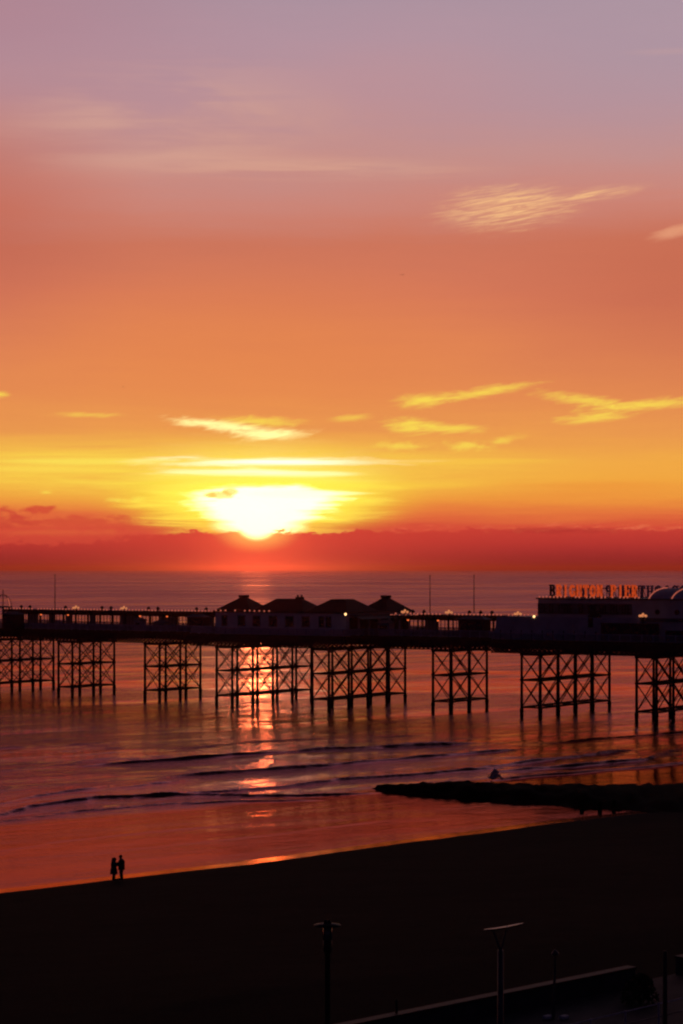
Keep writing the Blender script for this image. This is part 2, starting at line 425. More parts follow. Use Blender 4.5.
def build_sea():
    ys = []; y = 118.0
    while y < 400: ys.append(y); y += .45
    st = .5
    while y < 36000: ys.append(y); y += st; st *= 1.012 if y < 760 else 1.045
    ts = [-1.2,-.9,-.6,-.4,-.3,-.24,-.2]
    N = 420; ts += [-.175+.35*i/N for i in range(N+1)]
    ts += [.2,.24,.3,.4,.6,.9,1.2]
    verts = []; calm = []
    for y in ys:
        for t in ts:
            x = t*y; z = 0.0; c = 0.0
            if y < 760 and abs(t) < .3:
                s = sdist(x, y); a = along(x, y); N_ = mnoise.noise
                dz_ = crest_h(x, y) if 150 < y < 330 else 0
                k = min(1, max(0, (s+38+2.5*N_(Vector((a*.1,0,9))))/5))
                f1 = max(0, min(1, (520-y)/160)); f2 = max(0, min(1, (760-y)/250))
                gust = .45+.9*max(0, min(1, .5+1.3*N_(Vector((a*.02, s*.045, 21)))))
                sw = N_(Vector((a*.04, s*.10, .3)))*.12*f2 + gust*(N_(Vector((a*.13, s*.27, 1.3)))*.085 + N_(Vector((a*.33, s*.62, 2.3)))*.042)*f1 + N_(Vector((a*.06, s*.16, 31)))*.10*f2*gust
                sw2 = N_(Vector((a*.10, s*.22, 5.1)))*.030 + N_(Vector((a*.35, s*.6, 7.7)))*.013 + N_(Vector((a*.9, s*1.1, 8.7)))*.004
                z = dz_ + sw*(1-k) + sw2*k*.55
                c = k
            verts.append((x, y, z)); calm.append(c)
    nx = len(ts)
    faces = [(j*nx+i, j*nx+i+1, (j+1)*nx+i+1, (j+1)*nx+i) for j in range(len(ys)-1) for i in range(nx-1)]
    me = bpy.data.meshes.new('sea'); me.from_pydata(verts, [], faces); me.update()
    at = me.attributes.new('calm', 'FLOAT', 'POINT'); at.data.foreach_set('value', calm)
    me.polygons.foreach_set('use_smooth', [True]*len(me.polygons))
    o = bpy.data.objects.new('sea', me); COL.objects.link(o); o['kind'] = 'structure'
    # material
    m = bpy.data.materials.new('sea_water'); m.use_nodes = True; t = m.node_tree; t.nodes.clear(); E.nt = t
    geo = t.nodes.new('ShaderNodeNewGeometry'); sp = t.nodes.new('ShaderNodeSeparateXYZ'); t.links.new(geo.outputs['Position'], sp.inputs[0])
    X, Y = E(sp.outputs[0]), E(sp.outputs[1])
    A = X*SD.x + Y*SD.y; B = X*SN.x + Y*SN.y
    at = t.nodes.new('ShaderNodeAttribute'); at.attribute_name = 'calm'; cal = E(at.outputs['Fac'])
    lw = noise(comb(X*.012, Y*.02, 3), 1, 3, .6)
    wob = noise(comb(A*.02, B*.05, 0), 1, 3, .5)
    bands = noise(comb(A*.010+wob*1.2, B*.085+wob*1.5, 4.4), 1, 4, .6, .2)      # calm / rough lanes parallel to the beach
    far = sstep(Y, 300, 1500)
    vfar = noise(comb(X*(1/420.), E.m('DIVIDE', 24000.0, Y), 1.0), 1, 4, .6)
    nb1 = noise(comb(A*.55, B*1.5, 1), 1, 4, .62, .3)
    nb2 = noise(comb(A*2.2, B*5.0, 2), 1, 3, .6, .2)
    nb3 = noise(comb(A*5.5, B*9.0, 6), 1, 2, .6)
    nb0 = noise(comb(A*.13, B*.33, 11), 1, 3, .6, .5)
    nbL = noise(comb(A*.035, B*.09, 12), 1, 3, .6, .4)
    nbF = noise(comb(A*.010, B*.026, 13), 1, 3, .6, .3)
    hgt = nb1*.9 + nb2*.38 + nb3*.07 + nb0*(2.6-cal*1.2) + nbL*(4.5-cal*2.0) + nbF*sstep(Y,300,700)*26.0
    bn = t.nodes.new('ShaderNodeBump'); t.links.new(hgt.s, bn.inputs['Height'])
    Yl = Y + X*.25 + (lw-.5)*60
    lane = lambda c_, w_: sstep(E.m('ABSOLUTE', Yl-c_), w_, w_*.35)
    lanes = E.m('MAXIMUM', E.m('MAXIMUM', lane(518, 17), lane(452, 26)), lane(275, 18))
    rg = sstep(bands, .36, .60)*(1-lanes)*(.25+.75*sstep(Y, 215, 330))
    stren = (.10 + rg*.28)*(1-cal*.6)*(1-far*.8)
    t.links.new(stren.s, bn.inputs['Strength']); bn.inputs['Distance'].default_value = .7
    rough = (.028 + rg*.12)*(1-cal*.2) + sstep(Y,350,1500)*.20*(vfar*2)
    gl = t.nodes.new('ShaderNodeBsdfGlossy'); gl.distribution = 'GGX'
    t.links.new(rough.s, gl.inputs['Roughness']); t.links.new(bn.outputs[0], gl.inputs['Normal'])
    t.links.new(mixc(sstep(Y, 420, 900), mixc(cal, (.80,.41,.48), (.80,.29,.28)), (.56,.31,.36)), gl.inputs['Color'])
    df = t.nodes.new('ShaderNodeBsdfDiffuse'); df.inputs[0].default_value = (.02,.008,.012,1)
    fr = t.nodes.new('ShaderNodeFresnel'); fr.inputs[0].default_value = 1.36; t.links.new(bn.outputs[0], fr.inputs['Normal'])
    mx = t.nodes.new('ShaderNodeMixShader'); t.links.new(fr.outputs[0], mx.inputs[0]); t.links.new(df.outputs[0], mx.inputs[1]); t.links.new(gl.outputs[0], mx.inputs[2])
    out = t.nodes.new('ShaderNodeOutputMaterial'); t.links.new(mx.outputs[0], out.inputs[0])
    me.materials.append(m)
build_sea()

# ------------------------------------------------------------------ BEACH
def beach_z(s, a=0):
    if s < -3: return -.02 + .02*(s+3)
    if s < .6: return -.0616 + .056*(s+3)
    if s < 10: return .142 + .06*(s-.6)
    if s < 60: return .706 + (3.0/50)*(s-10)
    return 3.7
def build_beach():
    ss = [-60,-30,-12,-6]; v = -3.6
    while v < 14: ss.append(v); v += .3
    while v < 70: ss.append(v); v += 1.0
    ss += [72,90,140,260,600]
    aa = [-3000,-900,-300,-120,-60]; v = -40.0
    while v < 120: aa.append(v); v += .8
    aa += [140,200,400,1000,4000]
    vs_ = []; wet = []
    for a in aa:
        for s in ss:
            n1 = mnoise.noise(Vector((a*.06, s*.05, 1)))
            sh = 2.5 - max(0, a-22)*.085 if a < 60 else -.73
            e = 1.1*mnoise.noise(Vector((a*.045, 0, 5))) + .35*mnoise.noise(Vector((a*.3, 0, 8)))
            se = (s - sh + e*.6) if s < 3 else (s - sh*max(0, 1-(s-3)/12) + e*.6*max(0, 1-(s-3)/12))
            z = beach_z(se)
            if s > 3: z += (n1*.18 + mnoise.noise(Vector((a*.5, s*.5, 4)))*.05)*min(1, (s-3)/8)*(1 if s < 60 else 0)
            w = max(0, min(1, (.9-se)/.7))
            p = SH0 + SD*a + SN*s
            vs_.append((p.x, p.y, z)); wet.append(w)
    n = len(ss)
    fs = [(j*n+i, j*n+i+1, (j+1)*n+i+1, (j+1)*n+i) for j in range(len(aa)-1) for i in range(n-1)]
    me = bpy.data.meshes.new('beach'); me.from_pydata(vs_, [], fs); me.update()
    at = me.attributes.new('wet', 'FLOAT', 'POINT'); at.data.foreach_set('value', wet)
    me.polygons.foreach_set('use_smooth', [True]*len(me.polygons))
    o = bpy.data.objects.new('beach', me); COL.objects.link(o); o['kind'] = 'structure'
    m = bpy.data.materials.new('shingle'); m.use_nodes = True; t = m.node_tree; E.nt = t
    b = t.nodes['Principled BSDF']
    geo = t.nodes.new('ShaderNodeNewGeometry'); pos = geo.outputs['Position']
    at = t.nodes.new('ShaderNodeAttribute'); at.attribute_name = 'wet'; wet_ = E(at.outputs['Fac'])
    nl = noise(pos, .15, 4, .6); ns = noise(pos, 6, 4, .7); nm = noise(pos, .9, 4, .6)
    wt = sstep(wet_ + (nm-.5)*.7, .35, .65)
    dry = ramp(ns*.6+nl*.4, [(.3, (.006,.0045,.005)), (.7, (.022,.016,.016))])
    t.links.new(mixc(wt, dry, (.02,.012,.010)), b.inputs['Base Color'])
    t.links.new((.95-wt*.80).s, b.inputs['Roughness'])
    b.inputs['Specular IOR Level'].default_value = .03
    bn = t.nodes.new('ShaderNodeBump'); bn.inputs['Distance'].default_value = .06
    t.links.new((.7-wt*.62).s, bn.inputs['Strength']); t.links.new((ns+nm).s, bn.inputs['Height']); t.links.new(bn.outputs[0], b.inputs['Normal'])
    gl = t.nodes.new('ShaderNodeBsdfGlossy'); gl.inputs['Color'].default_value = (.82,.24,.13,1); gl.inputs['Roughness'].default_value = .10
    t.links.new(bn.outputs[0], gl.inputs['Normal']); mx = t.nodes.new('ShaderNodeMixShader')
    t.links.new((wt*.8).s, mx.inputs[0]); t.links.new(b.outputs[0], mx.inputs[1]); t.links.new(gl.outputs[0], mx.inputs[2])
    t.links.new(mx.outputs[0], t.nodes['Material Output'].inputs[0])
    me.materials.append(m)
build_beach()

# ------------------------------------------------------------------ PIER
pier = thing('pier', PO, PR, 'long iron seaside pier on braced columns standing in the sea below the sunset', 'pier')
WIDE = [(-220,-117.5), (-66,-33.5), (-5,75)]
NARROW = [(-117.5,-66), (-33.5,-5)]
mb = MB()
for a, b in WIDE: mb.box(a, b, -1.2, 26, 12.15, 12.6)
for a, b in NARROW: mb.box(a, b, 5.0, 19.8, 12.15, 12.6)
mb.build('deck', 'deck_timber', pier)
mb = MB()
def girder(x0, x1, y):
    mb.box(x0, x1, y-.14, y+.14, 11.25, 12.15); mb.box(x0, x1, y-.22, y+.22, 10.45, 10.62)
    x = x0+.01
    while x < x1-.9:
        mb.bar((x,y,10.6), (x+.85,y,11.28), .16); mb.bar((x+.85,y,10.6), (x,y,11.28), .16); x += .85
for a, b in WIDE:
    for y in (-1.0,0.05,6.2,18.6,24.8): girder(a, b, y)
for a, b in NARROW:
    for y in (5.3,12.4,19.4): girder(a, b, y)
x = -218.0
while x < 74:
    w_ = any(a <= x <= b for a, b in WIDE)
    mb.box(x, x+.25, -1.1 if w_ else 5.1, 25.9 if w_ else 19.7, 11.3, 12.14); x += 3.1
mb.build('girder', 'iron', pier)
for x0, wide in ((20.3,1),(40.6,1),(0,1),(-20.3,0),(-40.6,1),(-60.9,1),(-81.8,0),(-102.5,0),(-123.1,1),(-142.1,1)):
    rows = [0,6.2,12.4,18.6,24.8] if wide else [6.2,12.4,18.6]
    tr = MB()
    for z in (10.2, 6.1, 1.75):
        for xx in (x0, x0+3.4): tr.box(xx-.12, xx+.12, rows[0], rows[-1], z-.16, z+.16)
        for y in rows: tr.box(x0, x0+3.4, y-.10, y+.10, z-.13, z+.13)
    t_ = tr.build('trestle', 'iron', pier)
    cb = MB()
    for za, zb in ((10.2,6.1),(6.1,1.75)):
        for xx in (x0, x0+3.4):
            for ya, yb in zip(rows[:-1], rows[1:]):
                cb.bar((xx,ya,za),(xx,yb,zb),.13); cb.bar((xx,yb,za),(xx,ya,zb),.13)
        for y in rows:
            cb.bar((x0,y,za),(x0+3.4,y,zb),.10); cb.bar((x0+3.4,y,za),(x0,y,zb),.10)
    cb.build('cross_brace', 'iron', t_)
    first = None
    for xx in (x0, x0+3.4):
        for y in rows:
            if first is None:
                c = MB()
                c.lathe([(.30,-3),(.30,1.0),(.34,1.0),(.34,1.5),(.24,1.7),(.22,6.0),(.30,6.05),(.30,6.3),(.22,6.35),(.20,10.0),(.30,10.1),(.34,10.6)], n=10)
                if 'colmesh' not in globals():
                    first = c.build('column', 'iron', t_, True); globals()['colmesh'] = first.data
                else:
                    c.bm.free(); first = bpy.data.objects.new('column', colmesh); COL.objects.link(first); first.parent = t_
                first.location = (xx, y, 0)
            else:
                d = first.copy(); COL.objects.link(d); d.location = (xx, y, 0)
# balustrades
mb = MB()
def rail(x0, y0, x1, y1):
    L = math.hypot(x1-x0, y1-y0); n = max(1, int(L/1.9)); dxx, dyy = (x1-x0)/L, (y1-y0)/L
    mb.bar((x0,y0,13.72),(x1,y1,13.72),.12); mb.bar((x0,y0,12.78),(x1,y1,12.78),.08)
    for i in range(n+1):
        k = L*i/n; mb.bar((x0+dxx*k,y0+dyy*k,12.6),(x0+dxx*k,y0+dyy*k,13.8),.14)
    k = 0
    while k < L:
        mb.bar((x0+dxx*k,y0+dyy*k,12.8),(x0+dxx*k,y0+dyy*k,13.68),.11,.05); k += .21
for a, b in WIDE:
    rail(a+.1,-1.0,b-.1,-1.0); rail(a+.1,25.8,b-.1,25.8)
for a, b in NARROW:
    rail(a,5.2,b,5.2); rail(a,19.6,b,19.6)
for x_ in (-117.6,-65.9,-33.6,-4.9): rail(x_,-1.0,x_,5.2)
mb.build('balustrade', 'rail_paint', pier)

# central shelters (windbreak with canopy)
def shelter(x0, x1, label):
    o = thing('shelter', pw(x0, 12.4, 12.6), PR, label, 'shelter', 'glazed shelters along the middle of the pier')
    L = x1-x0
    r = MB(); r.box(-.4, L+.4, -2.0, 2.0, 3.35, 3.55); r.box(-.4, L+.4, -2.05, -1.95, 3.05, 3.6); r.build('roof', 'dark_paint', o)
    p = None; x = 0.0
    while x <= L:
        for y in (-1.7, 1.7):
            if p is None: p = MB().box(-.09, .09, -.09, .09, 0, 3.35).build('post', 'dark_paint', o); c = p
            else: c = p.copy(); COL.objects.link(c)
            c.location = (x, y, 0)
        x += 3.0
    w = MB(); x = 0.0
    while x < L-.5:
        w.box(x-.05, x+.05, -.05, .05, 0, 3.35); x += .78
    w.box(0, L, -.06, .06, 2.6, 3.34)
    w.build('glazing_bar', 'dark_paint', o)
    q = MB(); q.box(0, L, -.04, .04, 0.0, 1.0)
    x = random.uniform(0, 8)
    while x < L-4:
        ln = random.choice((1.5,2.3,4.6)); q.box(x, min(x+ln, L), -.035, .035, 1.0, 2.6); x += ln+random.uniform(2.5,9)
    q.build('panel', 'dull_white', o)
    for y in (-.62, .62):
        s = MB(); s.box(.2, L-.2, y-.27, y+.27, .35, .45)
        for i in range(int(L/3)): s.box(.3+i*3, .4+i*3, y-.25, y+.25, 0, .355)
        s.build('bench', 'deck_timber', o)
    f = None; x = random.uniform(2, 6)
    while x < L-1:
        if f is None: f = MB().lathe([(.14,3.5),(.14,3.8),(.3,3.85),(.34,4.05),(.2,4.3),(.05,4.4)], n=8).build('roof_vent', 'dark_paint', o); c = f
        else: c = f.copy(); COL.objects.link(c)
        c.location = (x, 0, 0); x += random.choice((2.2,7.5,9.0))
    return o
shelter(-178, -128, 'long low shelter at the far left end of the pier')
shelter(-120, -66, 'long low shelter with dark posts left of the gabled pavilions')
shelter(-31, 4, 'low shelter with flat canopy right of the gabled pavilions')

# strings of bulbs
def bulb_string(a, b, n, label, skip=.12):
    a = Vector(a); b = Vector(b)
    o = thing('light_string', pw(a.x, a.y, a.z), PR, label, 'string lights', 'strings of small bulbs along the pier roofs')
    d = b-a
    MB().bar((0,0,0), d, .05).build('cable', 'dark_paint', o)
    proto = None
    for i in range(n):
        if random.random() < skip: continue
        p = d*((i+.5)/n) + Vector((0,0,.10+random.uniform(-.03,.03)))
        if proto is None:
            proto = MB().ball((0,0,0), .17, 6).build('bulb', 'bulb', o); proto.location = p
        else:
            c = proto.copy(); COL.objects.link(c); c.location = p
bulb_string((-178,10.3,16.25), (-123,10.3,16.25), 60, 'string of pink bulbs along the canopy at the far left', .1)
bulb_string((-120,10.3,16.25), (-66,10.3,16.25), 70, 'string of pink bulbs along the canopy left of the pavilions')
bulb_string((-61.5,-.1,16.62), (-48,-.1,16.62), 13, 'short string of bulbs under the smallest left pavilion roof', .3)
bulb_string((-30.6,10.3,16.25), (3.4,10.3,16.25), 46, 'string of pink bulbs on the canopy right of the pavilions')

# gabled pavilions on the wide middle section
pav = thing('pavilion', pw(-61.5,.4,12.6), PR, 'low pavilion with dark hipped roofs and a row of windows at mid pier', 'pavilion')
mb = MB(); mb.box(0, 27.5, 0, 21, 0, 3.85); mb.build('wall', 'pale_wall', pav)
mb = MB(); mb.box(-.35, 27.85, -.35, 21.3, 3.85, 4.12); mb.build('eave', 'dark_paint', pav)
rp = [(-.2,7.6,0,7.0,2.3,.45,.3), (8.0,18.8,0,7.4,2.1,2.6,.3), (19.2,27.7,.1,10.2,2.1,1.4,1.4), (22.0,27.7,12.8,21.2,2.25,.35,.4), (-.1,19,9.5,20.8,.35,6,.4)]
for i, (x0,x1,y0,y1,h,rx,ry) in enumerate(rp):
    mb = MB(); mb.hip(x0,x1,y0,y1,4.12,4.12+h,rx,ry)
    r_ = mb.build('roof', 'roof_slate', pav)
    cx_, cy_ = (x0+x1)/2, (y0+y1)/2
    if i in (0,3):
        MB().box(cx_-.75,cx_+.75,cy_-.6,cy_+.6,4.05+h,4.5+h).build('lantern', 'roof_slate', r_)
    if i == 1:
        k = MB(); k.box(cx_+1.5,cx_+2.7,cy_-.5,cy_+.5,4.0+h,4.45+h); k.bar((cx_+1.7,cy_,4.4+h),(cx_+1.7,cy_,4.8+h),.25); k.bar((cx_+2.5,cy_,4.4+h),(cx_+2.5,cy_,4.8+h),.25)
        k.build('chimney', 'roof_slate', r_)
wpx = [(222,227),(238,245),(253,260),(269,277),(285.5,293.5),(302,309.5),(319,324),(326,331)]
for a, b in wpx:
    xa, xb = xloc(a, .4)+61.5, xloc(b, .4)+61.5
    wf = MB(); wf.box(xa-.12, xb+.12, -.06, .02, 1.35, 1.5); wf.box(xa-.12, xb+.12, -.06, .02, 3.2, 3.35)
    wf.box(xa-.12, xa, -.05, .02, 1.5, 3.2); wf.box(xb, xb+.12, -.05, .02, 1.5, 3.2)
    wo_ = wf.build('window', 'dull_white', pav)
    MB().box(xa, xb, -.02, .05, 1.5, 3.2).build('pane', 'dark_glass', wo_)
for k in range(6):      # landward end wall: tall doors and dark stall fronts
    ya = 1.2+k*3.3
    wf = MB(); wf.box(27.5-.02, 27.56, ya-.1, ya+2.3, 0, 3.1)
    d_ = wf.build('shutter', 'dark_paint', pav)
# awning against the end wall
mb = MB(); mb.poly([(27.5,1,3.5),(27.5,20,3.5),(30.2,20,2.8),(30.2,1,2.8)], (0,0,.1)); mb.build('awning', 'dark_paint', pav)
for k in range(14):
    MB().box(-.25+.0, 0, 0, .1, 0, .1) if False else None

# kiosks beside the right end of the pavilions and on the deck
def kiosk(x, y, w, d, h, label, m='canvas', roof='roof_lead'):
    o = thing('kiosk', pw(x, y, 12.6), PR, label, 'kiosk', 'small stalls on the pier deck')
    MB().box(0, w, 0, d, 0, h).build('wall', m, o)
    r = MB(); r.hip(-.3, w+.3, -.5, d+.3, h, h+.55, w*.3, .1); r.build('roof', roof, o)
    c = MB(); c.box(.25, w-.25, -.3, 0, 1.0, 1.1); c.build('counter', 'dark_paint', o)
    MB().box(.3, w-.3, -.02, .01, 1.15, h-.4).build('hatch', 'dark_glass', o)
    return o
kiosk(xloc(377,6), 6.3, 2.2, 1.8, 2.2, 'pale blue stall just right of the gabled pavilions')
kiosk(xloc(133,6), 6.3, 1.6, 1.6, 1.9, 'small pale stall on the deck near the second lamp from the left')
kiosk(xloc(1,1.5), 2.0, 3.2, 2.5, 2.8, 'dark stall at the left end of the pier', 'dark_paint')
kiosk(xloc(186,6), 6.3, 3.6, 2, 2.7, 'dark stall just left of the gabled pavilions', 'dark_paint')
kiosk(xloc(150,6), 7.0, 2.6, 2, 1.5, 'low grey stall in front of the shelter posts left of the pavilions', 'dull_white')
kiosk(xloc(457,6), 6.4, 5.0, 2.2, 3.0, 'dark stall under the lone standing lamp right of the pavilions', 'dark_paint')

# ornate lamp standards with clusters of globes
def make_lamp():
    o = thing('pier_lamp', (0,0,0), PR, 'x', 'lamp', 'cluster lamps along the pier edge')
    k = MB(); k.lathe([(.22,0),(.22,.5),(.12,.7),(.09,1.5),(.08,3.7),(.12,3.75),(.12,3.85)], n=10)
    k.build('pole', 'black_iron', o, True)
    b = MB()
    for i in range(5):
        a = 2*math.pi*i/5; b.bar((0,0,3.8),(.52*math.cos(a),.52*math.sin(a),3.95),.05)
    b.bar((0,0,3.8),(0,0,4.25),.06); b.build('bracket', 'black_iron', o)
    g = MB().ball((0,0,0), .21, 8).build('globe', 'lamp_warm', o, True); g.location = (0,0,4.38)
    for i in range(5):
        a = 2*math.pi*i/5; c = g.copy(); COL.objects.link(c); c.location = (.52*math.cos(a), .52*math.sin(a), 4.12)
    return o
lp = make_lamp()
LPS = [(76,6.0,'leftmost of the lit lamps above the pier canopy'), (124,6.0,'lit cluster lamp second from the left above the canopy'),
       (405,6.0,'lit cluster lamp at the right foot of the last pavilion roof'), (449,6.0,'lit cluster lamp between the two tall right flagpoles'),
       (518,1.5,'lit cluster lamp rising over the pale hoarding left of the big sign'), (643,-.6,'lit cluster lamp in front of the right building below the domed roof')]
for i, (px, y, lb) in enumerate(LPS):
    c = lp if i == 0 else copy_tree(lp)
    c.location = pw(xloc(px, y), y, 12.6); c['label'] = lb
# flat lit canopy beneath the third lamp
fc = thing('lamp_canopy', pw(xloc(404,7.5), 7.5, 12.6), PR, 'flat disc canopy with bulbs round its rim beside the last pavilion', 'canopy')
MB().lathe([(.15,0),(.1,3.2),(.1,3.45)], n=8).build('post', 'black_iron', fc)
MB().lathe([(.2,3.35),(2.3,3.42),(2.3,3.55),(.3,3.75)], n=20).build('disc', 'dark_paint', fc)
pr = None
for i in range(14):
    a = 2*math.pi*i/14; p = (2.3*math.cos(a), 2.3*math.sin(a), 3.62)
    if pr is None: pr = MB().ball((0,0,0), .10, 6).build('bulb', 'bulb', fc); pr.location = p
    else: c = pr.copy(); COL.objects.link(c); c.location = p

# pendant lamps under the canopy
pl_ = None
for i, px in enumerate((13,41,68,140,167,373,408,438)):
    lb = ['orange pendant lamp hanging furthest left under the canopy','orange pendant lamp hanging under the canopy below the left flagpole','orange pendant lamp under the canopy below the leftmost cluster lamp',
          'orange pendant lamp right of the second cluster lamp','orange pendant lamp nearest the left side of the pavilions','orange pendant lamp in front of the last pavilion roof',
          'orange pendant lamp under the disc canopy','orange pendant lamp right of the middle flagpole'][i]
    y = 10.0; z = 15.35; loc = pw(xloc(px, y), y, z)
    if pl_ is None:
        pl_ = thing('pendant_lamp', loc, PR, lb, 'lamp', 'pendant lamps under the canopy')
        MB().bar((0,0,.2),(0,0,.75),.04).build('rod', 'black_iron', pl_)
        MB().lathe([(.05,.22),(.30,.02),(.30,-.02),(.05,.15)], n=10).build('shade', 'dark_paint', pl_)
        MB().ball((0,0,-.06), .2, 8).build('globe', 'pendant', pl_)
    else:
        c = copy_tree(pl_); c.location = loc; c['label'] = lb

# flood lights
fl = thing('floodlight', pw(xloc(346,-.2), -.2, 16.35), PR, 'bright white floodlight at the corner of the gabled pavilions', 'floodlight', 'bright floodlights on the pier')
MB().bar((0,.5,.1),(0,0,0),.08).build('bracket', 'black_iron', fl)
MB().box(-.28,.28,-.12,.1,-.2,.2).build('housing', 'black_iron', fl)
MB().ball((0,-.12,0), .22, 10).build('lens', 'flood', fl, True)
c = copy_tree(fl); c.location = pw(xloc(534.5,-.4), -.4, 16.38); c['label'] = 'bright white floodlight on the pale hoarding below the letter B'

# flagpoles
fp = None
for px, zt, lb in ((55,22.5,'thin flagpole at the left part of the pier'), (430,22.3,'thin flagpole just right of the disc canopy'), (474,23.1,'thin flagpole nearest the pale hoarding')):
    loc = pw(xloc(px, 14), 14, 12.6)
    if fp is None:
        fp = thing('flagpole', loc, PR, lb, 'flagpole', 'tall thin flagpoles on the pier')
        MB().lathe([(.10,0),(.08,6),(.055,10.2)], n=8).build('pole', 'dark_paint', fp)
        MB().ball((0,0,10.25), .12, 8).build('finial', 'dark_paint', fp)
    else:
        c = copy_tree(fp); c.location = loc; c['label'] = lb

# domed kiosk at the left edge
dk = thing('domed_kiosk', pw(xloc(3,4), 4, 12.6), PR, 'open ribbed dome with a lit rib at the left edge of the pier', 'kiosk')
mb = MB()
for i in range(8):
    a = 2*math.pi*i/8; mb.bar((1.6*math.cos(a),1.6*math.sin(a),0),(1.6*math.cos(a),1.6*math.sin(a),4.2),.14)
mb.build('column', 'dark_paint', dk)
mb = MB()
for i in range(8):
    a = 2*math.pi*i/8
    pts = [(1.65*math.cos(t)*math.cos(a), 1.65*math.cos(t)*math.sin(a), 4.2+2.3*math.sin(t)) for t in [k*math.pi/2/6 for k in range(7)]]
    mb.path(pts, .10)
mb.lathe([(1.72,4.05),(1.72,4.3)], n=16); mb.bar((0,0,6.4),(0,0,7.5),.12)
mb.build('dome', 'dark_paint', dk)
a = math.pi*.02
pts = [(1.72*math.cos(t), -.1, 4.25+2.35*math.sin(t)) for t in [k*.75/4 for k in range(5)]]
MB().path(pts, .16).build('lit_rib', 'bulb', dk)

# ---- right-hand amusement hall
hall = thing('amusement_hall', pw(-4.6,-.6,12.6), PR, 'pale flat fronted hall under the big roof sign at the right end of the pier', 'building')
def hx(px, y): return xloc(px, y)+4.6
# front hoarding
mb = MB(); mb.poly([(-.2,0,.05),(hx(640,-.6),0,.05),(hx(640,-.6),0,3.75),(.35,0,3.75)], (0,.25,0)); mb.build('hoarding', 'canvas', hall)
x = 1.0
while x < 24: MB().box(x, x+.12, -.08, 0, .05, 1.6).build('batten', 'dark_paint', hall); x += 1.9
mb = MB(); mb.box(.4, 60, .3, 22, 0, 3.7); mb.build('lower_storey', 'white_paint', hall)
x1 = hx(538,3)
mb = MB(); mb.box(x1, 60, 3.6, 20, 3.7, 6.55); mb.build('upper_storey', 'white_paint', hall)
mb = MB(); mb.box(x1-.25, 60, 3.3, 20.2, 6.55, 6.75); mb.build('cornice', 'roof_lead', hall)
mb = MB(); mb.box(x1, hx(632,3), 3.48, 3.62, 4.15, 5.9); mb.build('signboard', 'roof_lead', hall)
# illegible dark lettering strip
mb = MB(); x = x1+.15; xe = hx(628,3)
random.seed(11)
k = 0
while x < xe:
    k += 1
    if k in (4,8,10): x += .7; continue
    w = .75
    mb.box(x, x+.2, 3.40, 3.47, 4.35, 5.7)
    if random.random() < .8: mb.box(x+.55, x+w, 3.40, 3.47, random.choice((4.35,5.0)), 5.7)
    if random.random() < .6: mb.box(x+.2, x+.55, 3.40, 3.47, 4.35, 4.55)
    if random.random() < .6: mb.box(x+.2, x+.55, 3.40, 3.47, 5.5, 5.7)
    if random.random() < .5: mb.box(x+.2, x+.55, 3.40, 3.47, 4.95, 5.1)
    x += .98
mb.box(x1+.1, xe, 3.471, 3.479, 4.34, 4.36); mb.build('fascia_lettering', 'iron', hall)
# dark recessed arcade front right
xa, xb = hx(602,-.6), hx(659,-.6)
mb = MB(); mb.box(xa, xb, -.12, -.02, .2, 2.75); mb.build('arcade_front', 'dark_glass', hall)
mb = MB(); x = xa
while x <= xb+.01: mb.box(x-.08, x+.08, -.2, -.12, .2, 2.75); x += (xb-xa)/6
mb.box(xa-.1, xb+.1, -.26, -.12, 2.75, 2.95); mb.build('arcade_frame', 'dark_paint', hall)
xa2 = hx(665,-.6)
mb = MB(); mb.box(xa2, xa2+8, .12, .28, .2, 1.9); mb.build('doorway', 'dark_glass', hall)
mb = MB(); mb.box(hx(640,-.6), 60, .02, .28, 3.3, 3.78); mb.build('canopy', 'roof_lead', hall)
# dark figure-shaped chimney / vent in front of upper storey
mb = MB(); cx_ = hx(595,1); mb.box(cx_-.6,cx_+.6,1.0,1.9,3.7,4.8); mb.box(cx_-.9,cx_+.9,.9,2,3.75,4.1); mb.bar((cx_,1.4,4.7),(cx_,1.4,5.4),.35); mb.box(cx_-.35,cx_+.45,-.12,-.03,2.2,3.7)
mb.build('vent', 'dark_paint', hall)
for px, nm in ((657.5,'roundel'),(677,'roundel')):
    xx = hx(px,3); mb = MB()
    pts = [(xx+.42*math.cos(2*math.pi*i/14), 3.5, 4.65+.42*math.sin(2*math.pi*i/14)) for i in range(14)]
    mb.poly(pts, (0,.12,0)); mb.build(nm, 'dark_paint', hall)
# light strip along the cornice
bulb_string((xloc(538,2.5),2.4,19.42), (xloc(641,2.5),2.4,19.42), 28, 'string of bulbs along the hall roof edge below the big sign', .25)

# vaulted roof with lit arches
vault = thing('vaulted_roof', pw(xloc(648,3.2), 3.2, 18.5), PR, 'dark barrel vaulted roof with curved strips of light right of the sign', 'roof')
R_, HV = 7.2, 2.4
mb = MB(); prev = None
L = 34; arc = [(R_-R_*math.cos(t), HV*math.sin(t)) for t in [math.pi*k/16 for k in range(17)]]
for (ya,za),(yb,zb) in zip(arc[:-1], arc[1:]):
    mb.poly([(.05,ya,za-.02),(L,ya,za-.02),(L,yb,zb-.02),(.05,yb,zb-.02)], (0,0,.06))
mb.poly([(.1,ya,za-.05) for ya,za in arc], (.08,0,0))
mb.build('shell', 'canvas', vault)
for k in range(6):
    x = k*3.9
    pts = [(x-.02, ya, za+.1) for ya, za in arc[:9]]
    MB().path(pts, .17).build('light_strip', 'bulb', vault)

